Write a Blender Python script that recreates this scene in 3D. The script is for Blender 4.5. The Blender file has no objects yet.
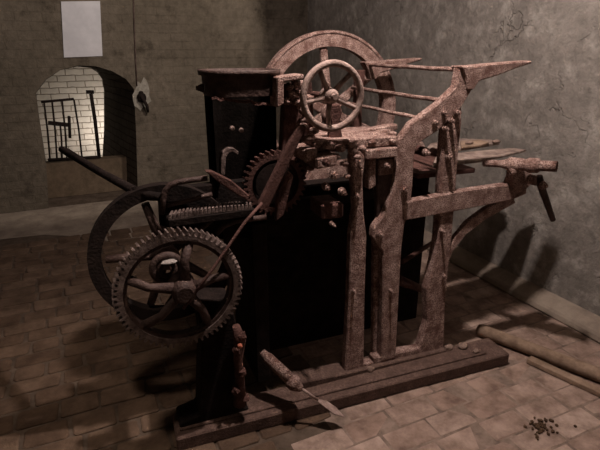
import bpy, bmesh, math, random
from mathutils import Vector, Matrix, noise
random.seed(7)
S = bpy.context.scene
COL = S.collection
PI = math.pi

# ------------------------------------------------------------------ camera
F_PX = 480.0
EYE = Vector((0, 0, 1.6))
PITCH = math.atan(175 / 480)
YAW = math.radians(24.9)
FW = Vector((math.sin(YAW) * math.cos(PITCH), math.cos(YAW) * math.cos(PITCH), -math.sin(PITCH)))
RT = Vector((math.cos(YAW), -math.sin(YAW), 0))
UP = RT.cross(FW)
cd = bpy.data.cameras.new('camera')
cam = bpy.data.objects.new('camera', cd)
COL.objects.link(cam)
cd.sensor_width = 36
cd.lens = 36 * F_PX / 600
cd.clip_start = 0.02
cam.matrix_world = Matrix((
    (RT.x, UP.x, -FW.x, EYE.x), (RT.y, UP.y, -FW.y, EYE.y), (RT.z, UP.z, -FW.z, EYE.z), (0, 0, 0, 1)))
S.camera = cam

# ------------------------------------------------------------------ world, lights, exposure
w = bpy.data.worlds.new('world')
S.world = w
w.use_nodes = True
w.node_tree.nodes['Background'].inputs[0].default_value = (0.9, 0.78, 0.68, 1)
w.node_tree.nodes['Background'].inputs[1].default_value = 0.010
S.view_settings.view_transform = 'Standard'
S.view_settings.look = 'None'
S.view_settings.gamma = 1
S.view_settings.use_curve_mapping = False
S.view_settings.exposure = 0.0


def lamp(name, loc, power, color, radius):
    l = bpy.data.lights.new(name, 'POINT')
    l.energy = power
    l.color = color
    l.shadow_soft_size = radius
    o = bpy.data.objects.new(name, l)
    o.location = loc
    COL.objects.link(o)
    return o


LAMP = Vector((1.07, 1.42, 2.8))
lamp('cellar_lamp', LAMP, 190, (1.0, 0.83, 0.76), 0.035)
sl = bpy.data.lights.new('wall_spot', 'SPOT')
sl.energy = 185
sl.color = (1.0, 0.86, 0.74)
sl.shadow_soft_size = 0.06
sl.spot_size = math.radians(71)
sl.spot_blend = 0.3
so = bpy.data.objects.new('wall_spot', sl)
so.location = (1.55, 3.1, 2.75)
so.rotation_euler = (Vector((0.55, 5.6, 1.9)) - so.location).to_track_quat('-Z', 'Y').to_euler()
COL.objects.link(so)
sl2 = bpy.data.lights.new('floor_fill_spot', 'SPOT')  # added unseen spot, aimed to brighten the left floor and miss the gear
sl2.energy = 80
sl2.color = (1.0, 0.80, 0.66)
sl2.shadow_soft_size = 0.08
sl2.spot_size = math.radians(44)
sl2.spot_blend = 0.7
so2 = bpy.data.objects.new('floor_fill_spot', sl2)
so2.location = (-0.3, 1.2, 2.7)
so2.rotation_euler = (Vector((-0.5, 2.05, 0)) - so2.location).to_track_quat('-Z', 'Y').to_euler()
COL.objects.link(so2)
lamp('passage_lamp', (0.55, 7.50, 0.45), 20, (1.0, 0.92, 0.86), 0.04)


# ------------------------------------------------------------------ pixel rays (used to measure places)
def ray(x, y):
    return FW + RT * ((x - 300) / F_PX) - UP * ((y - 225) / F_PX)


def PY(x, y, Y):
    d = ray(x, y)
    return EYE + d * (Y / d.y)


def PX(x, y, X):
    d = ray(x, y)
    return EYE + d * (X / d.x)


def PZ(x, y, Z):
    d = ray(x, y)
    return EYE + d * ((Z - EYE.z) / d.z)


PRESS_LOC = Vector((1.2, 1.7, 0))
PRESS_ROT = math.radians(-3.5)
MP = Matrix.Translation(PRESS_LOC) @ Matrix.Rotation(PRESS_ROT, 4, 'Z')
MI = MP.inverted()
EL = MI @ EYE
MI3 = MI.to_3x3()


def L(x, y, v):
    """point of the press's own plane at depth v seen at x, y"""
    d = MI3 @ ray(x, y)
    return EL + d * ((v - EL.y) / d.y)


# ------------------------------------------------------------------ materials
def mat(name, c1, c2, scale=12, rough=0.9, bump=0.3, bscale=60, metal=0.0, c3=None, detail=6, dist=0.01, spec=0.25):
    m = bpy.data.materials.new(name)
    m.use_nodes = True
    nt = m.node_tree
    N = nt.nodes
    b = N['Principled BSDF']
    b.inputs['Roughness'].default_value = rough
    b.inputs['Metallic'].default_value = metal
    b.inputs['Specular IOR Level'].default_value = spec
    tc = N.new('ShaderNodeTexCoord')
    n1 = N.new('ShaderNodeTexNoise')
    n1.inputs['Scale'].default_value = scale
    n1.inputs['Detail'].default_value = detail
    n1.inputs['Roughness'].default_value = 0.65
    nt.links.new(tc.outputs['Object'], n1.inputs['Vector'])
    r = N.new('ShaderNodeValToRGB')
    r.color_ramp.elements[0].position = 0.36
    r.color_ramp.elements[0].color = (*c1, 1)
    r.color_ramp.elements[1].position = 0.64
    r.color_ramp.elements[1].color = (*c2, 1)
    nt.links.new(n1.outputs['Fac'], r.inputs['Fac'])
    col = r.outputs['Color']
    n2 = N.new('ShaderNodeTexNoise')
    n2.inputs['Scale'].default_value = bscale
    n2.inputs['Detail'].default_value = 4
    nt.links.new(tc.outputs['Object'], n2.inputs['Vector'])
    if c3:
        r2 = N.new('ShaderNodeValToRGB')
        r2.color_ramp.elements[0].position = 0.45
        r2.color_ramp.elements[0].color = (0, 0, 0, 1)
        r2.color_ramp.elements[1].position = 0.62
        r2.color_ramp.elements[1].color = (1, 1, 1, 1)
        nt.links.new(n2.outputs['Fac'], r2.inputs['Fac'])
        mx = N.new('ShaderNodeMix')
        mx.data_type = 'RGBA'
        mx.inputs[7].default_value = (*c3, 1)
        nt.links.new(col, mx.inputs[6])
        nt.links.new(r2.outputs['Color'], mx.inputs[0])
        col = mx.outputs[2]
    nt.links.new(col, b.inputs['Base Color'])
    bp = N.new('ShaderNodeBump')
    bp.inputs['Strength'].default_value = bump
    bp.inputs['Distance'].default_value = dist
    nt.links.new(n2.outputs['Fac'], bp.inputs['Height'])
    nt.links.new(bp.outputs['Normal'], b.inputs['Normal'])
    return m


RUST = mat('rust_pink', (0.165, 0.09, 0.073), (0.60, 0.44, 0.385), 20, 0.95, 1.0, 170, c3=(0.15, 0.083, 0.068), dist=0.013)
RUSTD = mat('rust_dark', (0.045, 0.02, 0.016), (0.12, 0.06, 0.05), 18, 0.85, 0.6, 120)
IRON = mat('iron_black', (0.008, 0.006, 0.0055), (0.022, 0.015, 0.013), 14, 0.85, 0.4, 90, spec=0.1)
IRONM = mat('iron_worn', (0.035, 0.02, 0.017), (0.085, 0.055, 0.047), 20, 0.6, 0.5, 110)
TOOTH = mat('iron_teeth', (0.06, 0.04, 0.035), (0.19, 0.145, 0.13), 30, 0.5, 0.4, 150)
WHEELM = mat('wheel_worn', (0.19, 0.13, 0.11), (0.40, 0.30, 0.265), 25, 0.7, 0.4, 130)
WOOD = mat('old_wood', (0.17, 0.115, 0.08), (0.33, 0.24, 0.175), 9, 0.9, 0.5, 40)
BEAMM = mat('beam_dirt', (0.07, 0.043, 0.034), (0.165, 0.11, 0.09), 20, 0.95, 0.6, 110, c3=(0.09, 0.055, 0.045))
PAPERM = mat('paper', (0.40, 0.40, 0.43), (0.48, 0.48, 0.51), 5, 0.9, 0.05, 20)
RAGM = mat('rag', (0.25, 0.22, 0.2), (0.4, 0.36, 0.33), 25, 0.95, 0.6, 70)
STONEM = mat('rubble', (0.15, 0.10, 0.08), (0.30, 0.22, 0.18), 15, 0.95, 0.8, 60)
PLASTER = mat('plaster_patch', (0.16, 0.15, 0.125), (0.27, 0.25, 0.22), 20, 0.95, 0.8, 60)
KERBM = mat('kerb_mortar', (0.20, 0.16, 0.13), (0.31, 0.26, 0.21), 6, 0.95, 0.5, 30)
HOPPER_SHADE = mat('hopper_shade', (0.003, 0.0025, 0.002), (0.007, 0.0055, 0.005), 14, 1.0, 0.4, 90, spec=0.02)  # near-black colour standing in for the shade inside the open hopper
BLUSH = mat('red_rust', (0.30, 0.08, 0.05), (0.42, 0.14, 0.09), 25, 0.9, 0.5, 100)


def wall_mat(name, ca, cb, cc, brick=0.0, bcol=None, axes=(0, 2), bumps=0.6, big=1.3, cracks=0.52):
    """patchy old plaster with cracks; brick courses showing through by the amount brick"""
    m = bpy.data.materials.new(name)
    m.use_nodes = True
    nt = m.node_tree
    N = nt.nodes
    LK = nt.links.new
    b = N['Principled BSDF']
    b.inputs['Roughness'].default_value = 0.95
    b.inputs['Specular IOR Level'].default_value = 0.1
    tc = N.new('ShaderNodeTexCoord')
    src = tc.outputs['Object']

    def nz(scale, detail=6, rough=0.6):
        n = N.new('ShaderNodeTexNoise')
        n.inputs['Scale'].default_value = scale
        n.inputs['Detail'].default_value = detail
        n.inputs['Roughness'].default_value = rough
        LK(src, n.inputs['Vector'])
        return n

    def ramp(inp, p0, p1, c0=(0, 0, 0), c1=(1, 1, 1)):
        r = N.new('ShaderNodeValToRGB')
        r.color_ramp.elements[0].position = p0
        r.color_ramp.elements[1].position = p1
        r.color_ramp.elements[0].color = (*c0, 1)
        r.color_ramp.elements[1].color = (*c1, 1)
        LK(inp, r.inputs['Fac'])
        return r.outputs['Color']

    def mix(f, a, c, blend='MIX'):
        x = N.new('ShaderNodeMix')
        x.data_type = 'RGBA'
        x.blend_type = blend
        if isinstance(f, float):
            x.inputs[0].default_value = f
        else:
            LK(f, x.inputs[0])
        for i, q in ((6, a), (7, c)):
            if isinstance(q, tuple):
                x.inputs[i].default_value = (*q, 1)
            else:
                LK(q, x.inputs[i])
        return x.outputs[2]

    base = ramp(nz(big, 8, 0.7).outputs['Fac'], 0.35, 0.65, ca, cb)
    col = mix(ramp(nz(big * 4, 8, 0.7).outputs['Fac'], 0.52, 0.68), base, cc)
    fine = nz(14, 6, 0.7)
    col = mix(ramp(fine.outputs['Fac'], 0.3, 0.7, (0.6, 0.6, 0.6), (1, 1, 1)), (0, 0, 0), col)
    vo = N.new('ShaderNodeTexVoronoi')
    vo.feature = 'DISTANCE_TO_EDGE'
    vo.inputs['Scale'].default_value = 3.0
    wv = N.new('ShaderNodeVectorMath')
    wv.operation = 'ADD'
    sc = N.new('ShaderNodeVectorMath')
    sc.operation = 'SCALE'
    sc.inputs['Scale'].default_value = 0.45
    LK(nz(4, 4).outputs['Color'], sc.inputs[0])
    LK(src, wv.inputs[0])
    LK(sc.outputs[0], wv.inputs[1])
    LK(wv.outputs[0], vo.inputs['Vector'])
    crack = ramp(vo.outputs['Distance'], 0.0, 0.018)
    crackm = mix(ramp(nz(2.2).outputs['Fac'], cracks, cracks + 0.08), (1, 1, 1), crack)
    if brick > 0:
        sp = N.new('ShaderNodeSeparateXYZ')
        cb_ = N.new('ShaderNodeCombineXYZ')
        LK(src, sp.inputs[0])
        LK(sp.outputs[axes[0]], cb_.inputs[0])
        LK(sp.outputs[axes[1]], cb_.inputs[1])
        ad = N.new('ShaderNodeVectorMath')
        ad.operation = 'ADD'
        s2 = N.new('ShaderNodeVectorMath')
        s2.operation = 'SCALE'
        s2.inputs['Scale'].default_value = 0.03
        LK(nz(7, 3).outputs['Color'], s2.inputs[0])
        LK(cb_.outputs[0], ad.inputs[0])
        LK(s2.outputs[0], ad.inputs[1])
        bk = N.new('ShaderNodeTexBrick')
        bk.inputs['Scale'].default_value = 1
        bk.inputs['Brick Width'].default_value = 0.24
        bk.inputs['Row Height'].default_value = 0.085
        bk.inputs['Mortar Size'].default_value = 0.008
        bk.inputs['Mortar Smooth'].default_value = 0.4
        bk.inputs['Color1'].default_value = (1, 1, 1, 1)
        bk.inputs['Color2'].default_value = (0.8, 0.8, 0.8, 1)
        bk.inputs['Mortar'].default_value = (0.35, 0.33, 0.3, 1)
        LK(ad.outputs[0], bk.inputs['Vector'])
        patch = ramp(nz(1.6, 5).outputs['Fac'], 0.45, 0.62)
        pf = mix(brick, (0, 0, 0), patch) if brick < 1 else (1, 1, 1)
        bc = mix(1.0, bk.outputs['Color'], bcol or cb, 'MULTIPLY')
        bc = mix(0.5, bc, mix(1.0, bk.outputs['Color'], col, 'MULTIPLY'))
        if brick >= 1:
            col = bc
        else:
            col = mix(pf, col, bc)
    LK(col, b.inputs['Base Color'])
    bp = N.new('ShaderNodeBump')
    bp.inputs['Strength'].default_value = bumps
    bp.inputs['Distance'].default_value = 0.03
    h = mix(0.5, fine.outputs['Fac'], nz(5, 5).outputs['Fac'])
    h = mix(0.5, h, crackm, 'MULTIPLY')
    if brick > 0:
        h = mix(0.6 if brick >= 1 else brick * 0.5, h, bk.outputs['Color'])
    LK(h, bp.inputs['Height'])
    LK(bp.outputs['Normal'], b.inputs['Normal'])
    return m


WALLB = wall_mat('wall_brown', (0.10, 0.084, 0.064), (0.165, 0.139, 0.11), (0.062, 0.051, 0.038), 0.22, (0.115, 0.095, 0.075), bumps=0.9, big=1.0, cracks=0.66)
WALLR = wall_mat('wall_grey', (0.22, 0.20, 0.18), (0.34, 0.315, 0.285), (0.46, 0.435, 0.395), bumps=1.0, big=1.2)
NICHEM = wall_mat('niche_brick', (0.10, 0.085, 0.07), (0.15, 0.13, 0.105), (0.07, 0.06, 0.05), 1.0, (0.13, 0.11, 0.09), axes=(1, 2))
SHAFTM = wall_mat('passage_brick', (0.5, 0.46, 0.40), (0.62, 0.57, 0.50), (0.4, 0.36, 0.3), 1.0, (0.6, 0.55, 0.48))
PARAM = wall_mat('parapet_render', (0.13, 0.095, 0.065), (0.18, 0.135, 0.095), (0.10, 0.075, 0.05), bumps=0.3)
CEILM = wall_mat('ceiling_plaster', (0.12, 0.11, 0.09), (0.18, 0.16, 0.13), (0.1, 0.09, 0.07))


def paver_mat(name, ca, cb, cc):
    m = mat(name, ca, cb, 7, 0.95, 0.6, 45, c3=None, dist=0.012)
    nt = m.node_tree
    b = nt.nodes['Principled BSDF']
    g = nt.nodes.new('ShaderNodeNewGeometry')
    r = nt.nodes.new('ShaderNodeValToRGB')
    r.color_ramp.elements[0].color = (*cc, 1)
    r.color_ramp.elements[1].color = (1, 1, 1, 1)
    nt.links.new(g.outputs['Random Per Island'], r.inputs['Fac'])
    old = b.inputs['Base Color'].links[0].from_socket
    mx = nt.nodes.new('ShaderNodeMix')
    mx.data_type = 'RGBA'
    mx.blend_type = 'MULTIPLY'
    mx.inputs[0].default_value = 1
    nt.links.new(old, mx.inputs[6])
    nt.links.new(r.outputs['Color'], mx.inputs[7])
    nt.links.new(mx.outputs[2], b.inputs['Base Color'])
    return m


PAVER = paver_mat('paver_brown', (0.085, 0.055, 0.037), (0.165, 0.112, 0.078), (0.62, 0.58, 0.55))
BRICKF = paver_mat('floor_brick', (0.20, 0.14, 0.112), (0.46, 0.35, 0.29), (0.75, 0.7, 0.68))
DUST = mat('floor_dust', (0.13, 0.095, 0.075), (0.30, 0.225, 0.185), 9, 0.98, 0.6, 40)
JOINT = mat('floor_joint', (0.06, 0.042, 0.03), (0.12, 0.09, 0.068), 8, 0.98, 0.6, 40)


# ------------------------------------------------------------------ mesh helpers
class MB:
    def __init__(self):
        self.bm = bmesh.new()

    def _bev(self, geom_faces, off):
        es = set()
        for f in geom_faces:
            for e in f.edges:
                if len(e.link_faces) == 2 and e.calc_face_angle(0) > 0.6:
                    es.add(e)
        if es and off > 0:
            bmesh.ops.bevel(self.bm, geom=list(es), offset=off, segments=1, affect='EDGES', clamp_overlap=True)

    def prism(self, pts, d, bev=0.004):
        """polygon pts (3D, planar) extruded by vector d"""
        bm = self.bm
        pts = [Vector(p) for p in pts]
        d = Vector(d)
        a = [bm.verts.new(p) for p in pts]
        c = [bm.verts.new(p + d) for p in pts]
        n = len(a)
        fs = [bm.faces.new(a), bm.faces.new(c[::-1])]
        for i in range(n):
            fs.append(bm.faces.new((a[i], c[i], c[(i + 1) % n], a[(i + 1) % n])))
        bmesh.ops.recalc_face_normals(bm, faces=fs)
        self._bev(fs, bev)
        return self

    def box(self, lo, hi, bev=0.004, M=None):
        x0, y0, z0 = lo
        x1, y1, z1 = hi
        P = [Vector((x0, y0, z0)), Vector((x1, y0, z0)), Vector((x1, y0, z1)), Vector((x0, y0, z1))]
        if M:
            d = M.to_3x3() @ Vector((0, y1 - y0, 0))
            P = [M @ p for p in P]
        else:
            d = Vector((0, y1 - y0, 0))
        return self.prism(P, d, bev)

    def tube(self, pts, r, seg=10, cap=True):
        bm = self.bm
        pts = [Vector(p) for p in pts]
        n = len(pts)
        rs = r if isinstance(r, (list, tuple)) else [r] * n
        rings = []
        ref = None
        for i in range(n):
            t = (pts[min(i + 1, n - 1)] - pts[max(i - 1, 0)]).normalized()
            if ref is None:
                ref = Vector((0, 0, 1)) if abs(t.z) < 0.9 else Vector((1, 0, 0))
            a = (ref - t * ref.dot(t)).normalized()
            ref = a
            b = t.cross(a)
            rings.append([bm.verts.new(pts[i] + (a * math.cos(q) + b * math.sin(q)) * rs[i])
                          for q in [2 * PI * k / seg for k in range(seg)]])
        for i in range(n - 1):
            for k in range(seg):
                f = bm.faces.new((rings[i][k], rings[i][(k + 1) % seg], rings[i + 1][(k + 1) % seg], rings[i + 1][k]))
                f.smooth = True
        if cap:
            bm.faces.new(rings[0][::-1])
            bm.faces.new(rings[-1])
        return self

    def pipe(self, a, b, ro, ri, seg=14):
        """hollow tube open at b"""
        bm = self.bm
        a, b = Vector(a), Vector(b)
        t = (b - a).normalized()
        x = Vector((0, 0, 1)).cross(t).normalized()
        y = t.cross(x)

        def ring(p, r):
            return [bm.verts.new(p + (x * math.cos(2 * PI * k / seg) + y * math.sin(2 * PI * k / seg)) * r) for k in range(seg)]
        R = [ring(a, ro), ring(b, ro), ring(b, ri), ring(b - t * ro * 2.5, ri)]
        for i in range(3):
            for k in range(seg):
                f = bm.faces.new((R[i][k], R[i][(k + 1) % seg], R[i + 1][(k + 1) % seg], R[i + 1][k]))
                f.smooth = i != 1
        bm.faces.new(R[0][::-1])
        bm.faces.new(R[3])
        return self

    def torus(self, c, R, r, axis=Vector((0, 1, 0)), seg=48, rs=10):
        bm = self.bm
        c = Vector(c)
        axis = Vector(axis).normalized()
        x = axis.orthogonal().normalized()
        y = axis.cross(x)
        rings = []
        for i in range(seg):
            q = 2 * PI * i / seg
            o = x * math.cos(q) + y * math.sin(q)
            rings.append([bm.verts.new(c + o * (R + r * math.cos(2 * PI * k / rs)) + axis * (r * math.sin(2 * PI * k / rs))) for k in range(rs)])
        for i in range(seg):
            for k in range(rs):
                f = bm.faces.new((rings[i][k], rings[(i + 1) % seg][k], rings[(i + 1) % seg][(k + 1) % rs], rings[i][(k + 1) % rs]))
                f.smooth = True
        return self

    def annulus(self, c, prof, v0, v1, ri, skew=0.0):
        """ring in the u-z plane: outer outline prof = list of (angle, radius); inner radius ri"""
        bm = self.bm
        c = Vector(c)

        def pt(a, r, v):
            return bm.verts.new((c.x + r * math.cos(a), v, c.z + r * math.sin(a)))
        n = len(prof)
        of = [pt(a, r, v0) for a, r in prof]
        ob = [pt(a + skew, r, v1) for a, r in prof]
        inf = [pt(a, ri, v0) for a, r in prof]
        inb = [pt(a + skew, ri, v1) for a, r in prof]
        for i in range(n):
            j = (i + 1) % n
            bm.faces.new((of[i], of[j], inf[j], inf[i]))
            bm.faces.new((ob[j], ob[i], inb[i], inb[j]))
            bm.faces.new((of[j], of[i], ob[i], ob[j]))
            bm.faces.new((inf[i], inf[j], inb[j], inb[i]))
        return self

    def lump(self, c, r, seed=0, amp=0.35, sub=2, freq=1.6):
        c = Vector(c)
        rr = Vector(r) if isinstance(r, (list, tuple)) else Vector((r, r, r))
        res = bmesh.ops.create_icosphere(self.bm, subdivisions=sub, radius=1)
        for v in res['verts']:
            d = v.co.normalized()
            k = 1 + amp * noise.noise(d * freq + Vector((seed * 3.7, seed * 1.3, 0))) + amp * 0.5 * noise.noise(d * freq * 3 + Vector((seed, 9, seed)))
            v.co = c + Vector((d.x * rr.x, d.y * rr.y, d.z * rr.z)) * k
        return self

    def nut(self, p, r, h, axis=(0, -1, 0)):
        """hex nut with a washer and a stud end"""
        p = Vector(p)
        ax = Vector(axis).normalized()
        self.tube([p, p + ax * h * 0.3], r * 1.25, 12)
        self.tube([p + ax * h * 0.3, p + ax * h], r, 6)
        self.tube([p + ax * h, p + ax * h * 1.5], r * 0.5, 8)
        return self

    def build(self, name, m, parent=None, smooth=False):
        me = bpy.data.meshes.new(name)
        bmesh.ops.recalc_face_normals(self.bm, faces=self.bm.faces)
        self.bm.to_mesh(me)
        self.bm.free()
        o = bpy.data.objects.new(name, me)
        COL.objects.link(o)
        me.materials.append(m)
        if smooth:
            for p in me.polygons:
                p.use_smooth = True
        if parent:
            o.parent = parent
        return o


def tag(o, label=None, cat=None, group=None, kind=None):
    for k, v in (('label', label), ('category', cat), ('group', group), ('kind', kind)):
        if v:
            o[k] = v
    return o


def empty(name, loc, rz=0):
    o = bpy.data.objects.new(name, None)
    o.empty_display_size = 0.1
    o.location = loc
    o.rotation_euler = (0, 0, rz)
    COL.objects.link(o)
    return o


# ================================================================== the setting
WY, WX = 5.6, 2.7          # far wall, right wall
ZC = 2.9

# far wall with an arched opening reaching the floor
fr = [(50, 214), (46, 165), (38, 108), (36, 93), (45, 80), (60, 70), (78, 65.5), (95, 66), (112, 71), (126, 79), (134, 89), (136, 130), (140, 214)]
front = [PY(x, y, WY) for x, y in fr]
front[0].z = front[-1].z = 0
NB = WY + 1.6
bk = [(51, 200), (46, 160), (37.5, 106), (36.5, 93), (46, 80), (60, 70.5), (77, 66.5), (90, 68), (97, 72), (102, 79), (104, 90), (104, 130), (106, 200)]
back = [PY(x, y, NB) for x, y in bk]
back[0].z = back[-1].z = 0
X0 = -2.2
m = MB()
top = ZC
# panels beside and above the opening
b_ = m.bm


def quad(*ps):
    b_.faces.new([b_.verts.new(p) for p in ps])


quad((X0, WY, 0), front[0], (front[0].x, WY, top), (X0, WY, top)) if False else None
arch = front[1:-1]
quad(*([(X0, WY, 0), front[0]] + [front[1], front[2], front[3]] + [(front[3].x, WY, top), (X0, WY, top)]))
quad(*([front[-1], (WX, WY, 0), (WX, WY, top), (front[-3].x, WY, top)] + [front[-3], front[-2]]))
quad(*([(front[3].x, WY, top)] + front[3:-2] + [(front[-3].x, WY, top)]))
wb = tag(m.build('wall_back', WALLB), kind='structure')
m = MB()
for i in range(len(front) - 1):
    m.bm.faces.new([m.bm.verts.new(p) for p in (front[i], front[i + 1], back[i + 1], back[i])])
bmesh.ops.remove_doubles(m.bm, verts=m.bm.verts, dist=1e-4)
tag(m.build('wall_niche', NICHEM), kind='structure')
# parapet below the grate, and the lit brick passage behind
PYF = WY + 0.4
sill = PY(80, 161, PYF).z
px0, px1 = back[1].x - 0.05, back[-2].x + 0.06
m = MB()
m.box((front[1].x - 0.25, PYF, 0), (front[-2].x - 0.06, PYF + 0.16, sill), 0.0)
tag(m.build('wall_parapet', PARAM), kind='structure')
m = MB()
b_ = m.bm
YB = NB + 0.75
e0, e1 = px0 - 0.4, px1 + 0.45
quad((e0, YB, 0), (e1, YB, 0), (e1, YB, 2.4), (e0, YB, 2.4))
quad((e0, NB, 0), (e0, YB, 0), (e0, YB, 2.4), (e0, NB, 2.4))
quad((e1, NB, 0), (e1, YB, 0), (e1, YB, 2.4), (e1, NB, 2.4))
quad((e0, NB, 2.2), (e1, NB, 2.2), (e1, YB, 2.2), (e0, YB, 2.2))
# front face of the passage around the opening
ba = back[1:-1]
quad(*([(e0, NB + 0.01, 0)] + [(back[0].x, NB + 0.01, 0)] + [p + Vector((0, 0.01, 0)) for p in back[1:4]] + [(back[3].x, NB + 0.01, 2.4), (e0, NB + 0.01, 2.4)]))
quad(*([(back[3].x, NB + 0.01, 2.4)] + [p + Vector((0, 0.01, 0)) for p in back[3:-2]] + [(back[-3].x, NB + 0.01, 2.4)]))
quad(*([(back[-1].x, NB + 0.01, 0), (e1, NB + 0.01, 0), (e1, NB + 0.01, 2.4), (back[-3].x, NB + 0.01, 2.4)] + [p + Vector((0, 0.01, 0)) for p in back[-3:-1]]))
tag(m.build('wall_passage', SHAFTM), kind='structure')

m = MB()
b_ = m.bm
quad((WX, -1.6, 0), (WX, WY, 0), (WX, WY, ZC), (WX, -1.6, ZC))
tag(m.build('wall_right', WALLR), kind='structure')
m = MB()
b_ = m.bm
quad((X0, -1.6, 0), (X0, WY, 0), (X0, WY, ZC), (X0, -1.6, ZC))
tag(m.build('wall_left', WALLB), kind='structure')
m = MB()
b_ = m.bm
quad((X0, -1.6, 0), (WX, -1.6, 0), (WX, -1.6, ZC), (X0, -1.6, ZC))
tag(m.build('wall_front', WALLB), kind='structure')
m = MB()
b_ = m.bm
quad((X0, -1.6, ZC), (WX, -1.6, ZC), (WX, WY, ZC), (X0, WY, ZC))
tag(m.build('ceiling', CEILM), kind='structure')

# floor: mortar bed with laid stones on the left, bricks under dust on the right
m = MB()
b_ = m.bm
quad((X0, -1.6, -0.006), (WX, -1.6, -0.006), (WX, 8.2, -0.006), (X0, 8.2, -0.006))
fl_n = 1
mats = [0]


def paver(cx, cy, wx, wy, ang, hz, mi, gap, ch=(0.006, 0.016)):
    bm = m.bm
    ca, sa = math.cos(ang), math.sin(ang)

    def w2(x, y):
        return (cx + x * ca - y * sa, cy + x * sa + y * ca)
    hx, hy = wx / 2 - gap, wy / 2 - gap
    cs = [(-hx, -hy), (hx, -hy), (hx, hy), (-hx, hy)]
    j = gap * 0.8
    cs = [(x + random.uniform(-j, j), y + random.uniform(-j, j)) for x, y in cs]
    # chamfered corners
    oc = []
    for i in range(4):
        p, q, r = Vector(cs[i - 1]), Vector(cs[i]), Vector(cs[(i + 1) % 4])
        k = random.uniform(*ch)
        oc += [q + (p - q).normalized() * k, q + (r - q).normalized() * k]
    tilt = (random.uniform(-0.012, 0.012), random.uniform(-0.012, 0.012))
    lo = [bm.verts.new((*w2(*p), -0.012)) for p in oc]
    md = [bm.verts.new((*w2(*p), hz - 0.004 + p.x * tilt[0] + p.y * tilt[1])) for p in oc]
    hi = [bm.verts.new((*w2(*(p * 0.93)), hz + p.x * tilt[0] + p.y * tilt[1])) for p in oc]
    n = len(oc)
    fs = [bm.faces.new(hi)]
    for i in range(n):
        fs.append(bm.faces.new((lo[i], lo[(i + 1) % n], md[(i + 1) % n], md[i])))
        fs.append(bm.faces.new((md[i], md[(i + 1) % n], hi[(i + 1) % n], hi[i])))
    for f in fs:
        f.material_index = mi


y = 0.6
row = 0
while y < 4.5:
    h = random.uniform(0.115, 0.15)
    x = -1.7 + random.uniform(0, 0.2)
    while x < (0.5 if y < 1.45 else 0.8):
        wd = random.uniform(0.15, 0.25)
        paver(x + wd / 2, y + h / 2, wd, h, math.radians(random.uniform(-2, 2)), random.uniform(0, 0.006), 1, 0.008)
        x += wd
    y += h
y = 0.5
while y < 3.2:
    h = 0.125
    x = (0.55 if y < 1.5 else 0.85) + random.uniform(0, 0.2)
    while x < 2.45:
        wd = random.uniform(0.22, 0.26)
        paver(x + wd / 2, y + h / 2, wd, h, math.radians(random.uniform(-1.5, 1.5)), random.uniform(-0.0047, -0.001), 2, 0.0025, (0.003, 0.006))
        x += wd
    y += h
pale_strip = [(X0, 5.62), (X0, 4.86), (-1.4, 4.80), (-0.75, 4.78), (-0.4, 4.74), (-0.1, 4.55), (0.15, 4.3), (0.6, 4.28), (1.0, 4.5), (1.5, 5.62)]
f_ = m.bm.faces.new([m.bm.verts.new((x, y, -0.002)) for x, y in pale_strip])
f_.material_index = 3  # paler strip along the far wall, with an uneven front edge
f_ = m.bm.faces.new([m.bm.verts.new((x, y, -0.0045)) for x, y in ((0.85, -1.6), (WX, -1.6), (WX, 4.2), (1.1, 4.2), (0.85, 3.2), (0.85, 1.5), (0.6, 1.3), (0.7, 0.2))])
f_.material_index = 4
fo = m.build('floor', JOINT)
fo.data.materials.append(PAVER)
fo.data.materials.append(BRICKF)
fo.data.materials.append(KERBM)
fo.data.materials.append(DUST)
tag(fo, kind='structure')

# low mortar kerb along the foot of the right wall
m = MB()
prof = [(WX + 0.01, 0), (WX - 0.13, 0), (WX - 0.115, 0.045), (WX - 0.05, 0.085), (WX + 0.01, 0.095)]
m.prism([(x, 0.6, z) for x, z in prof], (0, WY - 0.6, 0), 0.01)
tag(m.build('trim_1', KERBM), kind='structure')

# ================================================================== the press
press = tag(empty('printing_press', PRESS_LOC, PRESS_ROT),
            'large rusted iron printing press with spoked handwheel, flywheels and toothed gear',
            'printing press')
T = 0.045            # plate thickness of a side frame
FARV = 0.85          # distance between the two side frames


def LP(pts, v):
    return [L(x, y, v) for x, y in pts]


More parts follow.
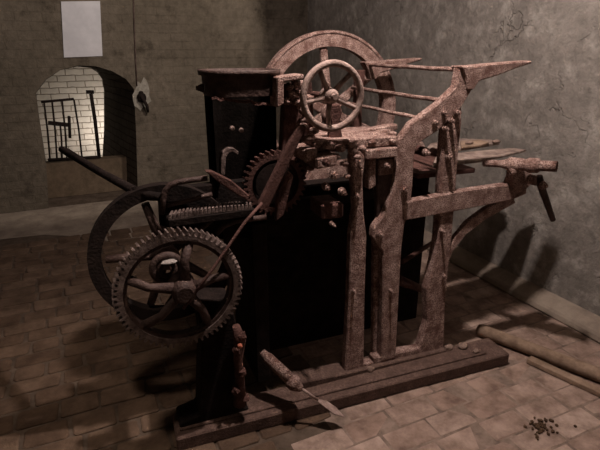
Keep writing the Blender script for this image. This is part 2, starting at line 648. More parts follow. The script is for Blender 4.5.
def frame_mesh(far=False):
    m = MB()
    D = (0, T, 0)
    sleg = [(460, 67), (456, 87), (438, 104), (411, 124), (400, 140), (397, 160), (395.5, 182), (392, 196), (383, 216), (374, 228), (373, 238),
            (383, 252), (383, 301), (381, 362), (396, 358), (399, 301), (402, 248), (405, 225), (411, 205), (413, 187), (414.5, 155), (418, 144),
            (438, 131), (453, 117), (462, 107), (473, 89), (475, 68)]
    if far:
        sleg = [q for q in sleg if q[1] > 150]
    m.prism(LP(sleg, 0), D, 0.006)
    up = [(462, 106), (452, 112), (446, 124), (443, 160), (441, 200), (438, 240), (434, 262), (427, 290), (428, 322), (420, 349), (396, 353), (374, 358),
          (374, 371), (446, 352), (444, 347), (446, 294), (452, 240), (456, 191), (459, 150), (462, 124)]
    if far:
        up = [(456, 192), (441, 192)] + [q for q in up if q[1] > 195]
    m.prism(LP(up, 0.004), (0, T + 0.01, 0), 0.006)
    rail = [(404, 202.5), (458, 191.5), (509, 184), (514, 172), (524, 170), (528, 180), (527, 194), (513, 200), (458, 211), (404, 221)]
    m.prism(LP(rail, -0.006), (0, T, 0), 0.006)
    brace = [(513, 196), (487, 208), (468, 222), (455, 238), (447, 252), (447, 268), (453, 252), (466, 235), (487, 219), (516, 203)]
    m.prism(LP(brace, 0.012), (0, T * 0.7, 0), 0.004)
    m.prism(LP([(374, 232), (388, 225), (388, 358), (373, 362)], 0.05), (0, 0.03, 0), 0.004)
    leg = [(351, 156), (353, 180), (355, 208), (351, 235), (349, 300), (345, 372), (347, 379), (374, 371), (374, 362), (364, 364), (365, 300), (367, 237), (364, 213), (363, 180), (366, 158), (360, 150)]
    m.prism(LP(leg, 0.002), (0, T, 0), 0.006)
    return m


fr1 = frame_mesh().build('side_frame', RUST, press)
fr2 = frame_mesh(True).build('side_frame', RUST, press)
fr2.location = (0, FARV, 0)


def arm_mesh():
    m = MB()
    m.prism(LP([(461, 66), (476, 65.5), (500, 63), (532, 60.5), (533, 63), (515, 69), (497, 76), (480, 81), (474, 90), (468, 90), (466, 78)], -0.012), (0, T + 0.03, 0), 0.006)
    return m


a1 = arm_mesh().build('pointed_arm', RUST, press)
a2 = bpy.data.objects.new('pointed_arm', a1.data)
COL.objects.link(a2)
a2.parent = press
a2.location = (0, FARV, 0)

# slim post carrying the far arm
MB().prism([L(x, y, FARV + 0.02) for x, y in ((356, 70), (366, 70), (362, 100), (362, 150), (354, 150), (355, 100))], (0, 0.03, 0), 0.004).build('arm_post', RUSTD, press)
# cross rods between the frames
for (x, y), r in (((462, 70), 0.010), ((443, 101), 0.010), ((420, 118.5), 0.009)):
    p = L(x, y, 0.02)
    MB().tube([p + Vector((0, (FARV + 0.02) * k / 8, 0.0015 * math.sin(k * 2.1))) for k in range(9)], r, 10).build('cross_rod', RUST, press)
# nuts and bolts on the near frame
for x, y, r in ((356, 195, 0.012), (379, 233, 0.014), (404, 189, 0.014), (448, 156, 0.013), (425, 152, 0.013), (434, 122, 0.011), (444, 128, 0.010),
                (456, 112, 0.011), (443, 112, 0.009), (450, 120, 0.010), (386, 165, 0.010), (441, 230, 0.008), (443, 275, 0.008), (353, 290, 0.007), (390, 290, 0.007)):
    MB().nut(L(x, y, 0.0 if y != 230 else 0.004), r, 0.022).build('bolt', RUST, press)
# cylindrical bosses hanging off the curved frame
for x, y, r, ln in ((425, 152, 0.022, 0.1), (448, 156, 0.02, 0.12), (436, 124, 0.014, 0.06), (404, 189, 0.016, 0.14)):
    p = L(x, y, 0.05)
    MB().tube([p, p + Vector((0, ln, 0))], r, 12).build('boss', RUSTD, press)

# base flange under the frame feet
m = MB()
m.prism(LP([(296, 392), (296, 384), (350, 373), (446, 350), (450, 352), (450, 358), (350, 384)], -0.02), (0, 0.1, 0), 0.005)
m.build('foot_flange', BEAMM, press)

# shaft with pipe end and crank at the right end of the rail
sa, sb = L(483, 163, 0.10), L(557, 166.5, -0.19)
sd = (sb - sa)


def sp(t):
    return sa + sd * t


m = MB()
m.tube([sp(0), sp(0.02), sp(0.25), sp(0.32), sp(0.36)], [0.012, 0.018, 0.018, 0.024, 0.026], 12)
m.build('cross_shaft', RUST, press)
m = MB()
m.tube([sp(0.34), sp(0.38), sp(0.55), sp(0.6), sp(0.64), sp(0.76), sp(0.79)], [0.026, 0.035, 0.032, 0.028, 0.036, 0.036, 0.027], 12)
m.lump(sp(0.45) + Vector((0, 0, -0.02)), (0.035, 0.03, 0.03), 3)
m.build('bearing', RUST, press)
MB().pipe(sp(0.76), sp(1.0), 0.025, 0.017).build('pipe_end', RUST, press)
jb = L(529, 179, -0.05)
MB().tube([jb, L(537, 181, -0.09)], [0.026, 0.024], 12).build('crank_boss', RUST, press)
k0, k1 = L(541, 186, -0.09), L(553, 220, -0.09)
cr = MB().tube([L(539, 176, -0.09), k0, k0.lerp(k1, 0.5), k1], [0.016, 0.018, 0.016, 0.014], 8).build('crank', IRONM, press)
MB().nut(L(542, 185, -0.105), 0.017, 0.02).build('nut', RUST, cr)
m = MB()
m.prism(LP([(513, 186), (515, 166), (526, 160), (533, 172), (531, 186), (522, 194)], -0.03), (0, 0.06, 0), 0.008)
m.build('shaft_bracket', RUST, press)

# handwheel
HWV = -0.05
hc = L(332.5, 96.5, HWV)
hr = (L(332.5, 60.5, HWV) - L(332.5, 132.5, HWV)).length / 2
hw = MB().torus(hc, hr - 0.013, 0.0135, (0, 1, 0), 56, 12).build('handwheel', WHEELM, press)
hub = hc + Vector((0.0, 0.02, 0))
m = MB()
m.tube([hub + Vector((0, -0.028, 0)), hub + Vector((0, -0.02, 0)), hub + Vector((0, 0.03, 0)), hub + Vector((0, 0.05, 0))], [0.016, 0.028, 0.034, 0.026], 14)
m.tube([hub + Vector((0, -0.05, 0)), hub + Vector((0, -0.02, 0))], 0.012, 6)
m.build('hub', WHEELM, hw)
for k in range(5):
    a = math.radians(47 + 72 * k)
    d = Vector((math.cos(a), 0, math.sin(a)))
    MB().tube([hub + d * 0.02, hub + d * (hr * 0.5) + Vector((0, -0.004, 0)), hc + d * (hr - 0.014)], [0.013, 0.0095, 0.0105], 8).build('spoke', WHEELM, hw)
MB().tube([hub + Vector((0, 0.03, 0)), hub + Vector((0, 0.36, -0.02))], 0.014, 10).build('handwheel_shaft', RUSTD, press)
# post carrying the handwheel shaft
m = MB()
m.prism(LP([(328, 152), (331, 122), (328, 112), (330, 104), (340, 104), (343, 112), (340, 122), (346, 152)], 0.06), (0, 0.03, 0), 0.006)
m.build('wheel_post', RUSTD, press)

# far flywheel, standing outside the far frame
FV = 1.0
fc = L(330, 112, FV)
frr = L(330, 112, FV).z
frr = (L(330, 30, FV) - fc).length
n = 96
fly = MB().annulus(fc, [(2 * PI * k / n, frr) for k in range(n)], FV, FV + 0.06, frr * 0.81).torus(fc + Vector((0, 0.0, 0)), frr * 0.975, 0.008).build('flywheel', RUST, press)
m = MB()
m.tube([fc + Vector((0, -0.03, 0)), fc + Vector((0, 0.08, 0))], 0.055, 18).build('hub', RUST, fly)
for k in range(6):
    a = math.radians(96 + 60 * k)
    d = Vector((math.cos(a), 0, math.sin(a)))
    s = Vector((-d.z, 0, d.x))
    MB().prism([fc + d * 0.03 + s * 0.03 + Vector((0, 0.015, 0)), fc + d * frr * 0.81 + s * 0.022 + Vector((0, 0.015, 0)), fc + d * frr * 0.81 - s * 0.022 + Vector((0, 0.015, 0)), fc + d * 0.03 - s * 0.03 + Vector((0, 0.015, 0))],
               (0, 0.03, 0), 0.006).build('spoke', RUST, fly)
MB().tube([L(330, 112, FARV) , fc], 0.022, 12).build('flywheel_shaft', RUSTD, press)

# left flywheel, dark, behind the toothed gear
GV = 0.10
gc = L(167, 256, GV)
gr_ = (L(87, 256, GV) - gc).length
fl2 = MB().annulus(gc, [(2 * PI * k / n, gr_) for k in range(n)], GV, GV + 0.05, gr_ * 0.83).build('flywheel', IRON, press)
MB().tube([gc + Vector((0, -0.03, 0)), gc + Vector((0, 0.08, 0))], 0.05, 18).build('hub', IRONM, fl2)
for k in range(5):
    a = math.radians(105 + 72 * k)
    d = Vector((math.cos(a), 0, math.sin(a)))
    MB().tube([gc + d * 0.03 + Vector((0, 0.02, 0)), gc + d * gr_ * 0.78 + Vector((0, 0.025, 0))], [0.022, 0.016], 8).build('spoke', IRONM, fl2)

# toothed gear
TV = -0.13
tc_ = L(180.5, 291.5, TV)
tr = (L(113, 291, TV) - L(243, 291, TV)).length / 2
NT = 66
prof = []
for k in range(NT):
    a0 = 2 * PI * k / NT
    st = 2 * PI / NT
    rr = tr - 0.017
    prof += [(a0, rr), (a0 + st * 0.22, rr), (a0 + st * 0.36, tr), (a0 + st * 0.62, tr), (a0 + st * 0.78, rr)]
gear = MB().annulus(tc_, prof, TV, TV + 0.05, tr - 0.036, 0.03).build('gear_wheel', TOOTH, press)
MB().annulus(tc_, [(2 * PI * k / 64, tr - 0.0345) for k in range(64)], TV + 0.006, TV + 0.042, tr - 0.05).build('gear_rim', IRONM, gear)
hb = tc_ + Vector((0.01, -0.01, 0.01))
MB().tube([hb + Vector((0, -0.05, 0)), hb + Vector((0, -0.03, 0)), hb + Vector((0, 0.06, 0))], [0.03, 0.045, 0.05], 16).build('hub', IRONM, gear)
for k, a in enumerate((158, 222, 8, 300, 75)):
    a = math.radians(a)
    d = Vector((math.cos(a), 0, math.sin(a)))
    s = Vector((-d.z, 0, d.x))
    mid = hb.lerp(tc_ + d * tr, 0.5) + s * 0.012
    MB().tube([hb + d * 0.03, mid + Vector((0, 0.0, 0)), tc_ + d * (tr - 0.045) + Vector((0, 0.025, 0))], [0.024, 0.016, 0.02], 8).build('spoke', IRONM, gear)
MB().tube([hb + Vector((0, 0.05, 0)), hb + Vector((0, 0.7, 0))], 0.025, 12).build('gear_shaft', RUSTD, press)
# bearing behind the gear with a pale lump lying on it
bc_ = L(167, 268, -0.02)
MB().torus(bc_, 0.052, 0.016, (0, 1, 0), 32, 8).torus(bc_ + Vector((0, -0.01, 0)), 0.028, 0.012, (0, 1, 0), 24, 8).build('bearing', IRONM, press)
MB().lump(L(169, 262, -0.045), (0.03, 0.015, 0.009), 4, 0.5).build('grease_cap', RAGM, press)

# black stand carrying the gear
m = MB()
m.prism(LP([(196, 300), (231, 300), (238, 330), (240, 405), (250, 410), (250, 418), (180, 437), (180, 424), (200, 415), (202, 340)], -0.06), (0, 0.12, 0), 0.006)
m.build('gear_stand', IRON, press)
m = MB()
m.tube([L(240, 404, -0.09), L(240, 380, -0.09), L(238, 360, -0.09), L(240, 340, -0.09), L(236, 326, -0.09)], [0.03, 0.02, 0.02, 0.026, 0.016], 10)
for k, (x, y) in enumerate(((242, 336), (237, 350), (242, 372), (236, 390), (245, 398))):
    m.lump(L(x, y, -0.10), 0.02, k, 0.5)
m.build('crusted_column', RUSTD, press)
MB().lump(L(240, 346, -0.13), 0.011, 2, 0.2).build('knob', BLUSH, press)

# treadle shaft poking forward with a blade
t0, t1, t2 = L(262, 352, 0.02), L(290, 379, -0.10), L(297, 386, -0.13)
m = MB()
m.tube([t0, t0.lerp(t1, 0.15), t0.lerp(t1, 0.2), t1], [0.017, 0.02, 0.025, 0.028], 12)
tre = m.build('treadle_shaft', RUST, press)
MB().tube([t1, t1.lerp(t2, 0.2), t1.lerp(t2, 0.8), t2, t2.lerp(L(302, 389, -0.15), 1.0)], [0.028, 0.035, 0.035, 0.028, 0.014], 12).build('collar', RUST, tre)
b0, b1, b2 = L(299, 387, -0.14), L(318, 400, -0.18), L(345, 417, -0.24)
sd_ = (b2 - b1).cross(Vector((0, 0, 1))).normalized()
MB().tube([b0, b1], [0.007, 0.006], 8).build('stem', WHEELM, tre)
nrm = (b2 - b1).cross(sd_).normalized()
MB().prism([b1 - sd_ * 0.008, b1.lerp(b2, 0.3) - sd_ * 0.03, b1.lerp(b2, 0.65) - sd_ * 0.028, b2, b1.lerp(b2, 0.6) + sd_ * 0.022, b1 + sd_ * 0.008], nrm * 0.005, 0.001).build('treadle_blade', WHEELM, tre)

# dark bed of the machine between the frames
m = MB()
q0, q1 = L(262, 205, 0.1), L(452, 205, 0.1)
m.box((q0.x, 0.30, 0.10), (q1.x, 0.34, 0.98), 0.004)  # black panel, widened to stand in for the shade between the legs
m.build('bed_shade_panel', IRON, press)
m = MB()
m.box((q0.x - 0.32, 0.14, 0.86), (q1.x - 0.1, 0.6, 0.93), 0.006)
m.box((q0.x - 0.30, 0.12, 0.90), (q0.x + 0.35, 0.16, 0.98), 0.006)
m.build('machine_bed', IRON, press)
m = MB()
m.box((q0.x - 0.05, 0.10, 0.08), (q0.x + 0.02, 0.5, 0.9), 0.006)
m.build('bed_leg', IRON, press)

# upper carriage: crusted table with castings, right behind the handwheel
m = MB()
m.prism(LP([(312, 141), (398, 136), (398, 146), (312, 152)], 0.01), (0, 0.30, 0), 0.006)
m.build('upper_table', RUST, press)
m = MB()
m.prism(LP([(366, 150), (398, 147), (398, 157), (366, 160)], -0.01), (0, 0.1, 0), 0.005)
m.prism(LP([(369, 158), (376, 158), (376, 186), (369, 190)], 0.005), (0, 0.06, 0), 0.004)
m.build('table_bracket', RUST, press)
panel = MB().prism(LP([(377, 157), (396, 156), (396, 219), (377, 224)], 0.03), (0, 0.03, 0), 0.004).build('side_panel', IRONM, press)
MB().prism(LP([(379, 160), (394, 159), (394, 174), (379, 176)], 0.02), (0, 0.02, 0), 0.004).build('cover_plate', RUST, panel)
# castings clustered below the wheel
cast = [((316, 158), (338, 154), (338, 166), (316, 170)), ((322, 205), (344, 203), (344, 218), (322, 220)), ((305, 150), (318, 148), (318, 160), (305, 163))]
for k, c in enumerate(cast):
    m = MB()
    m.prism(LP(c, -0.05 + 0.01 * k), (0, 0.14, 0), 0.008)
    m.build('casting', RUSTD if k == 1 else RUST, press)
for k, (x, y, r, v) in enumerate(((333, 174, 0.016, 0.02), (341, 191, 0.014, 0.03), (325, 186, 0.014, 0.05), (331, 223, 0.008, 0.0), (325, 162, 0.012, 0.0))):
    MB().nut(L(x, y, v - 0.06), r, 0.03).build('bolt', RUST if k < 4 else RUSTD, press)
m = MB()
for k, (x, y, r, v) in enumerate(((309, 140, .02, .02), (314, 132, .018, .05), (304, 128, .016, .03), (352, 146, .017, 0.0), (346, 143, .013, .02), (372, 144, .016, .03), (362, 150, .015, -.005),
                                  (384, 142, .018, .05), (392, 143, .014, .03), (336, 158, .014, -.01), (344, 165, .013, -.005), (347, 178, .012, 0), (310, 170, .013, .03), (338, 214, .012, 0),
                                  (328, 147, .02, .0), (340, 150, .018, -.005), (318, 146, .02, 0.02), (357, 158, .014, -.01), (378, 138, .02, .1), (366, 139, .02, .12), (350, 139, .022, .15))):
    MB().lump(L(x, y - 1.5, v - 0.02), (r * 1.3, r, r * 0.85), k + 20, 0.55).build('rust_crust', RUST, press, True)
for k, (x, y, r, v) in enumerate(((326, 141, .022, .06), (340, 137, .02, .1), (352, 138, .024, .08), (364, 135, .02, .12), (374, 136, .022, .08), (384, 132, .02, .12), (392, 134, .018, .06), (333, 143, .018, .03), (388, 139, .02, .03), (359, 141, .018, .03))):
    MB().lump(L(x, y, v), (r * 1.4, r, r * 0.8), k + 120, 0.55).build('rust_crust', RUST, press, True)
m = MB()
m.prism(LP([(344, 134), (398, 124), (398, 130), (344, 140)], 0.16), (0, 0.05, 0), 0.005)
m.build('table_rail', RUST, press)
# upright column in front of the table
m = MB()
m.tube([L(354, 158, -0.012), L(353, 150, -0.012), L(352, 143, -0.012)], [0.018, 0.024, 0.02], 10)
m.build('leg_cap', RUST, press)

# ink hopper at the left
HV, HD = 0.10, 0.24
h0, h1 = L(209, 88, HV), L(284, 88, HV)
zt = L(240, 70.5, HV).z
zb = L(240, 200, HV).z
zm = L(240, 97, HV).z
hx0, hx1 = h0.x, h1.x


def oval(z, grow=0.0, k=28, sq=0.55):
    cx, cy = (hx0 + hx1) / 2, HV + HD / 2
    rx, ry = (hx1 - hx0) / 2 + grow, HD / 2 + grow
    out = []
    for i in range(k):
        a = 2 * PI * i / k
        c, s = math.cos(a), math.sin(a)
        out.append(Vector((cx + rx * math.copysign(abs(c) ** sq, c), cy + ry * math.copysign(abs(s) ** 0.8, s), z)))
    return out


def shell(m, levels):
    bm = m.bm
    R = [[bm.verts.new(p) for p in oval(z, g)] for z, g in levels]
    k = len(R[0])
    for i in range(len(R) - 1):
        for j in range(k):
            f = bm.faces.new((R[i][j], R[i][(j + 1) % k], R[i + 1][(j + 1) % k], R[i + 1][j]))
            f.smooth = True
    return m


hop = shell(MB(), [(zm, -0.004), (zt - 0.02, 0.0), (zt - 0.02, 0.012), (zt, 0.014), (zt, -0.006), (zt - 0.10, -0.010), (zm, -0.012), (zm, -0.004)]).build('hopper', IRONM, press)
m = MB()
lo_c = [p for p in oval(zb, -0.006)]
m2 = m.bm
k = len(lo_c)
up_c = oval(zm + 0.01, -0.006)
for j in range(k):
    # the front of the lower shell is missing: only sides and back remain
    a = 2 * PI * (j + 0.5) / k
    if math.sin(a) < -0.35:
        continue
    vs = [m2.verts.new(p) for p in (lo_c[j], lo_c[(j + 1) % k], up_c[(j + 1) % k], up_c[j])]
    m2.faces.new(vs)
    ins = Vector(((hx0 + hx1) / 2, HV + HD / 2, 0))
    vs = [m2.verts.new(p + (Vector((ins.x, ins.y, p.z)) - p).normalized() * 0.01) for p in (lo_c[(j + 1) % k], lo_c[j], up_c[j], up_c[(j + 1) % k])]
    m2.faces.new(vs)
m.build('hopper_body', HOPPER_SHADE, press)
# ragged rusted lower lip of the hopper front
lip = [(212, 97)]
pts = []
for i in range(15):
    x = 212 + i * 4.3
    pts.append((x, 96.5 + (x - 212) * 0.115 + random.uniform(-1.2, 1.2)))
low = [(x, yy + 2.2 + random.uniform(-0.8, 1.4)) for x, yy in pts[::-1]]
MB().prism(LP(pts + low, HV + 0.015), (0, 0.02, 0), 0.0).build('hopper_lip', RUSTD, press)
MB().tube([L(203, 88, HV + 0.1), L(196, 88, HV + 0.1)], [0.018, 0.008], 8).build('hopper_lug', IRONM, press)
for x, y in ((232, 128), (241, 130)):
    MB().nut(L(x, y, HV + 0.1), 0.008, 0.02).build('bolt', WHEELM, press)
# pale bent guard under the hopper
gp = [(221, 175), (221, 160), (223, 152), (228, 148), (234, 148), (239, 152)]
gi = [(238, 155), (233, 152), (229, 153), (226, 158), (225, 175)]
MB().prism(LP(gp + gi, HV + 0.04), (0, 0.04, 0), 0.002).build('curved_guard', TOOTH, press)
# end plate beside the hopper and rusted lumps on it
MB().prism(LP([(277, 77), (304, 74), (304, 79), (284, 82), (284, 104), (277, 108)], 0.06), (0, 0.09, 0), 0.004).build('end_plate', RUST, press)
m = MB()
for k, (x, y, r) in enumerate(((289, 87, .02), (296, 84, .02), (292, 95, .022), (300, 92, .02), (287, 101, .018), (298, 102, .02), (303, 110, .018), (306, 120, .02), (300, 84, .016), (310, 98, .016))):
    MB().lump(L(x, y, 0.10), (r, r, r * 0.85), k + 60, 0.6).build('rust_crust', RUST, press, True)
m = MB()
m.prism(LP([(286, 84), (312, 82), (316, 150), (300, 190), (280, 200), (284, 110)], 0.13), (0, 0.05, 0), 0.004)
m.build('end_bracket', RUSTD, press)

# pinion arc beside the hopper
pc = L(276, 184, 0.05)
pr = (L(244, 184, 0.05) - pc).length
prof = []
NP = 34
for k in range(NP):
    a0 = 2 * PI * k / NP
    st = 2 * PI / NP
    prof += [(a0, pr - 0.016), (a0 + st * .22, pr - .016), (a0 + st * .36, pr), (a0 + st * .62, pr), (a0 + st * .78, pr - .016)]
pin = MB().annulus(pc, prof, 0.05, 0.09, pr - 0.035, 0.04).build('pinion', RUSTD, press)
MB().tube([pc, pc + Vector((0, 0.05, 0))], pr - 0.05, 20).build('pinion_disc', IRON, pin)
MB().tube([pc + Vector((0, 0.02, 0)), pc + Vector((0, 0.5, 0))], 0.02, 10).build('pinion_shaft', IRON, press)

# diagonal bar and thin rod running down to the gear
m = MB()
m.prism(LP([(299, 124), (307, 127), (270, 206), (260, 212), (258, 206)], -0.05), (0, 0.03, 0), 0.005)
m.build('diagonal_bar', RUSTD, press)
MB().tube([L(262, 203, -0.06), L(245, 222, -0.1), L(212, 270, -0.17), L(183, 309, -0.19)], 0.006, 8).build('pull_rod', RUSTD, press)

# toothed rack on the bed
r0, r1 = L(170, 217.5, 0.02), L(250, 207, 0.02)
m = MB()
n_ = 22
for i in range(n_):
    p = r0.lerp(r1, i / (n_ - 1)) + Vector((0, 0, 0.006 * math.sin(PI * i / (n_ - 1))))
    m.prism([p + Vector((-0.0085, 0, -0.012)), p + Vector((-0.004, 0, 0.011)), p + Vector((0.004, 0, 0.011)), p + Vector((0.006, 0, -0.012))], (0.016, 0.05, 0), 0.001)
rk = m.build('rack_teeth', TOOTH, press)
m = MB()
m.prism([r0 + Vector((-0.01, -0.004, -0.008)), r1 + Vector((0.02, -0.004, -0.008)), r1 + Vector((0.02, -0.004, -0.04)), r0 + Vector((-0.01, -0.004, -0.04))], (0, 0.09, 0), 0.004)
m.build('rack_bar', IRON, press)
# bent feed tubes above the rack
MB().tube([L(x, y, 0.06) for x, y in ((162, 214), (163, 200), (165, 191), (170, 185), (178, 182), (192, 180), (207, 178))], 0.012, 10).build('bent_tube', IRONM, press)
MB().tube([L(x, y, 0.08) for x, y in ((164, 206), (178, 203), (195, 199), (212, 194))], 0.010, 8).build('bent_tube', IRONM, press)
MB().tube([L(x, y, 0.04) for x, y in ((216, 234), (224, 226), (236, 221), (252, 219), (266, 217))], 0.012, 8).build('bent_tube', IRONM, press)
MB().prism(LP([(205, 171), (212, 171), (232, 181), (250, 196), (248, 201), (236, 194), (218, 182)], 0.02), (0, 0.03, 0), 0.004).build('slanted_lever', RUSTD, press)
m = MB()
m.prism(LP([(158, 190), (262, 178), (290, 190), (290, 236), (225, 240), (160, 226)], 0.17), (0, 0.04, 0), 0.006)
m.build('bed_apron', IRON, press)
m = MB()
m.prism(LP([(278, 190), (290, 172), (294, 176), (284, 215), (276, 222)], -0.02), (0, 0.03, 0), 0.004)
m.build('short_bar', RUSTD, press)
# control pole reaching back from the left flywheel
MB().tube([L(61, 149, 0.75), L(67, 152, 0.72), L(98, 171, 0.4), L(135, 191, 0.14)], [0.015, 0.018, 0.016, 0.019], 10).build('control_pole', IRON, press)
MB().tube([L(135, 191, 0.14), L(150, 196, 0.1), L(166, 197, 0.07)], [0.02, 0.02, 0.016], 8).build('pole_socket', IRON, press)

# delivery table at the right and low cross bars seen through the frame
m = MB()
dz = L(500, 152, 0.25).z - 0.012
xa, xb = L(415, 170, 0.1).x, L(462, 165, 0.1).x
m.box((xa, 0.07, dz - 0.035), (xb + 0.06, 0.54, dz - 0.012), 0.003)
m.build('delivery_table', RUSTD, press)
MB().tube([L(402, 262, 0.06), L(432, 243, 0.2)], 0.012, 8).build('stay_rod', RUSTD, press)
MB().tube([L(396, 279, 0.08), L(424, 290, 0.25)], [0.028, 0.02], 8).build('stay_rod', RUSTD, press)
p = L(385, 340, 0.05)
MB().tube([Vector((p.x - 0.35, 0.35, 0.25)), Vector((p.x + 0.3, 0.35, 0.25))], 0.03, 10).build('lower_shaft', IRON, press)

# ================================================================== loose things
# base beam the press stands on
A = PZ(205, 432, 0.07)
B = PZ(510, 353.5, 0.07)
dirb = (B - A)
dirb.z = 0
dirb.normalize()
nb = Vector((-dirb.y, dirb.x, 0))
A2 = A - dirb * 0.12
A2.z = 0
beam = tag(empty('foundation_beam', A2), 'long dirt-crusted beam on the floor under the front feet of the press', 'beam')
beam.rotation_euler = (0, 0, math.atan2(dirb.y, dirb.x))
ln = (B - A2).length
MB().box((0, 0.0, 0.0), (ln, 0.17, 0.068), 0.006).build('beam_body', BEAMM, beam)
m = MB()
m.box((0.02, 0.04, 0.067), (ln - 0.12, 0.15, 0.078), 0.003)
m.build('top_strip', BEAMM, beam)
# pole and plank at the right
pa, pb = PZ(478, 329, 0.037), PZ(600, 375, 0.037)
pe = pa + (pb - pa) * 1.6
MB_ = MB().tube([pa, pa.lerp(pe, .02), pa.lerp(pe, 0.3) + Vector((0, 0, .002)), pa.lerp(pe, .6), pe], [0.03, 0.037, 0.036, 0.037, 0.036], 14)
tag(MB_.build('wooden_pole', WOOD), 'round wooden pole lying on the floor right of the press', 'pole')
qa, qb = PZ(526, 363, 0.0), PZ(600, 398, 0.0)
qe = qa + (qb - qa) * 1.5
dd = (qe - qa).normalized()
nn = Vector((dd.y, -dd.x, 0))
m = MB()
m.prism([qa + Vector((0, 0, .001)), qe + Vector((0, 0, .001)), qe + Vector((0, 0, .028)), qa + Vector((0, 0, .026))], -nn * 0.05, 0.003)
tag(m.build('wooden_batten', WOOD), 'narrow wooden batten on the floor just below the round pole', 'batten')

# broken boards on the delivery table
def board(pts, v, th, name, mtl, label, cat, tilt=0.0):
    m = MB()
    P = [MP @ L(x, y, v) for x, y in pts]
    m.prism(P, (0, th, tilt), 0.003)
    return tag(m.build(name, mtl), label, cat)


zt_ = dz - 0.011


def slab(name, outline, z, th, mtl, label, cat, v_off=0.0):
    m = MB()
    P = [MP @ Vector((u, v, z)) for u, v in outline]
    m.prism(P, (0, 0, th), 0.003)
    return tag(m.build(name, mtl), label, cat)


def LZ(x, y, z):
    d = MI3 @ ray(x, y)
    q = EL + d * ((z - EL.z) / d.z)
    return (q.x, q.y)


GREYW = mat('grey_wood', (0.14, 0.10, 0.085), (0.36, 0.285, 0.245), 16, 0.95, 0.8, 70)
slab('broken_board', [LZ(x, y, zt_) for x, y in ((432, 168), (478, 163), (505, 157.5), (526, 152), (509, 150.5), (470, 154), (436, 158))], zt_ + 0.001, 0.014, GREYW,
     'long splintered board jutting out past the right end of the press table', 'board')
slab('broken_board', [LZ(x, y, zt_ + 0.016) for x, y in ((424, 153), (446, 153), (468, 150), (492, 146), (500, 144.5), (490, 142), (462, 141), (430, 146))], zt_ + 0.016, 0.016, GREYW,
     'wide grey board lying askew on top of the long splintered board', 'board')
slab('broken_board', [LZ(x, y, zt_ + 0.033) for x, y in ((461, 149), (480, 147), (489, 144), (478, 141.5), (460, 143))], zt_ + 0.033, 0.012, WOOD,
     'short brown board topmost of the boards on the press table', 'board')
for k, (x, y, r, lab) in enumerate(((496, 143, 0.018, 'dark lump on the right tip of the wide grey board'),
                                    (469, 144, 0.016, 'brown lump of rust on the short topmost board'))):
    zz = zt_ + (0.033 if k == 0 else 0.046)
    u, v = LZ(x, y, zz)
    m = MB().lump(MP @ Vector((u, v, zz + r * 0.5)), (r * 1.6, r, r * 0.6), k + 90, 0.35)
    tag(m.build('rust_lump', STONEM, None, True), lab, 'lump')
m = MB()
for k in range(60):
    a, rr = random.uniform(0, 6.28), abs(random.gauss(0, 0.035))
    c = PZ(541, 425, 0.004) + Vector((math.cos(a) * rr * 1.6, math.sin(a) * rr, 0))
    m.lump(c, random.uniform(0.004, 0.009), k, 0.4, 1)
tag(m.build('dirt_crumbs', mat('dirt_dark', (0.06, 0.035, 0.02), (0.12, 0.075, 0.045), 30, 0.95, 0.5, 80)),
    'small scatter of dark crumbs on the bricks at the lower right', 'dirt', kind='stuff')

# rubble on the base beam
stones = [(307, 374, 0.022, 'rounded stone on the base beam beside the treadle shaft'),
          (322, 377, 0.018, 'smaller stone on the beam right of the treadle shaft'),
          (370, 369, 0.019, 'flat stone on the beam between the two left legs'),
          (449, 347, 0.020, 'stone against the right foot of the press frame'),
          (463, 346, 0.022, 'largest stone near the right end of the beam'),
          (476, 351, 0.015, 'small stone at the right end of the beam')]
for k, (x, y, r, lab) in enumerate(stones):
    p = PZ(x, y, 0.078 + r * 0.5)
    m = MB().lump(p, (r * 1.3, r, r * 0.75), k + 5, 0.3)
    tag(m.build('rubble_stone', STONEM, None, True), lab, 'stone')

# sheet of paper on the far wall
pc_ = [PY(x, y, WY - 0.012) for x, y in ((61, 1.5), (100, 1), (102.5, 56), (64, 57.5))]
m = MB()
m.prism(pc_, (0, 0.004, 0), 0)
pap = tag(m.build('paper_notice', PAPERM), 'white paper notice pinned to the far wall above the arched opening', 'notice')
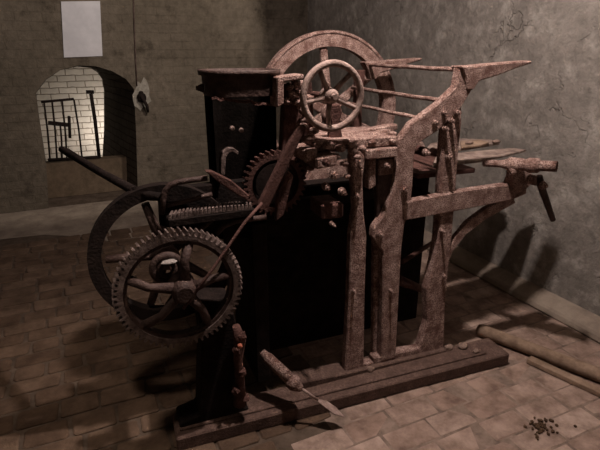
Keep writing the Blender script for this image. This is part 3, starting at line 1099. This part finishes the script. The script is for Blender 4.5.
# cable and wall hook
cb0 = [PY(x, y, WY - 0.01) for x, y in ((133, -30), (134, 20), (135.5, 60), (137, 86))]
tag(MB().tube(cb0, 0.006, 6).build('cable', IRONM), 'thin dark cable running down the far wall to the plaster patch', 'cable')
pl = []
for k in range(18):
    a = 2 * PI * k / 18
    r = 1 + random.uniform(-0.25, 0.25)
    pl.append(PY(142 + 8.5 * r * math.cos(a), 95 + 15 * r * math.sin(a), WY - 0.006))
m = MB()
m.prism(pl, (0, 0.02, 0), 0)
tag(m.build('trim_2', PLASTER), kind='structure')
m = MB()
m.tube([PY(141, 93, WY - 0.005), PY(142, 97, WY - 0.07), PY(147, 106, WY - 0.08), PY(148, 112, WY - 0.05)], [0.028, 0.022, 0.018, 0.014], 8)
m.lump(PY(142, 97, WY - 0.04), (0.05, 0.03, 0.05), 2)
tag(m.build('wall_hook', IRON), 'dark iron hook in the pale plaster patch beside the arch', 'hook')

# iron grate in the opening
GY = PYF + 0.06
gr = empty('iron_grate', PY(72, 159.5, GY))
tag(gr, 'rusty iron grate standing on the parapet in the lit arch', 'grate')
o0 = gr.location.copy()


def G(x, y, d=0.0):
    return PY(x, y, GY + d) - o0


for a, b, r in (((41, 102), (74, 99), 0.014), ((48, 160), (101, 157), 0.018)):
    MB().tube([G(*a), G(*b)], r, 8).build('rail', IRON, gr)
for a, b in (((44, 102), (50, 160)), ((52, 101), (57, 159)), ((62, 100), (67, 159)), ((74, 100), (82, 157)), ((60, 122), (62, 159))):
    MB().tube([G(*a), G((a[0] + b[0]) / 2 + 0.6, (a[1] + b[1]) / 2), G(*b)], 0.010, 8).build('bar', IRON, gr)
m = MB()
m.prism([G(*q) for q in ((48, 121), (68, 123), (68, 127), (48, 125))], (0, 0.03, 0), 0.003)
m.build('lock_plate', IRON, gr)
MB().tube([G(69, 116), G(70, 138)], 0.016, 8).build('lock_bolt', IRON, gr)
post = MB().tube([G(91, 94), G(95, 120), G(99, 156)], 0.02, 8).build('hinge_post', IRON, gr)
MB().tube([G(86, 92), G(94, 92)], 0.02, 8).build('hinge', IRON, post)
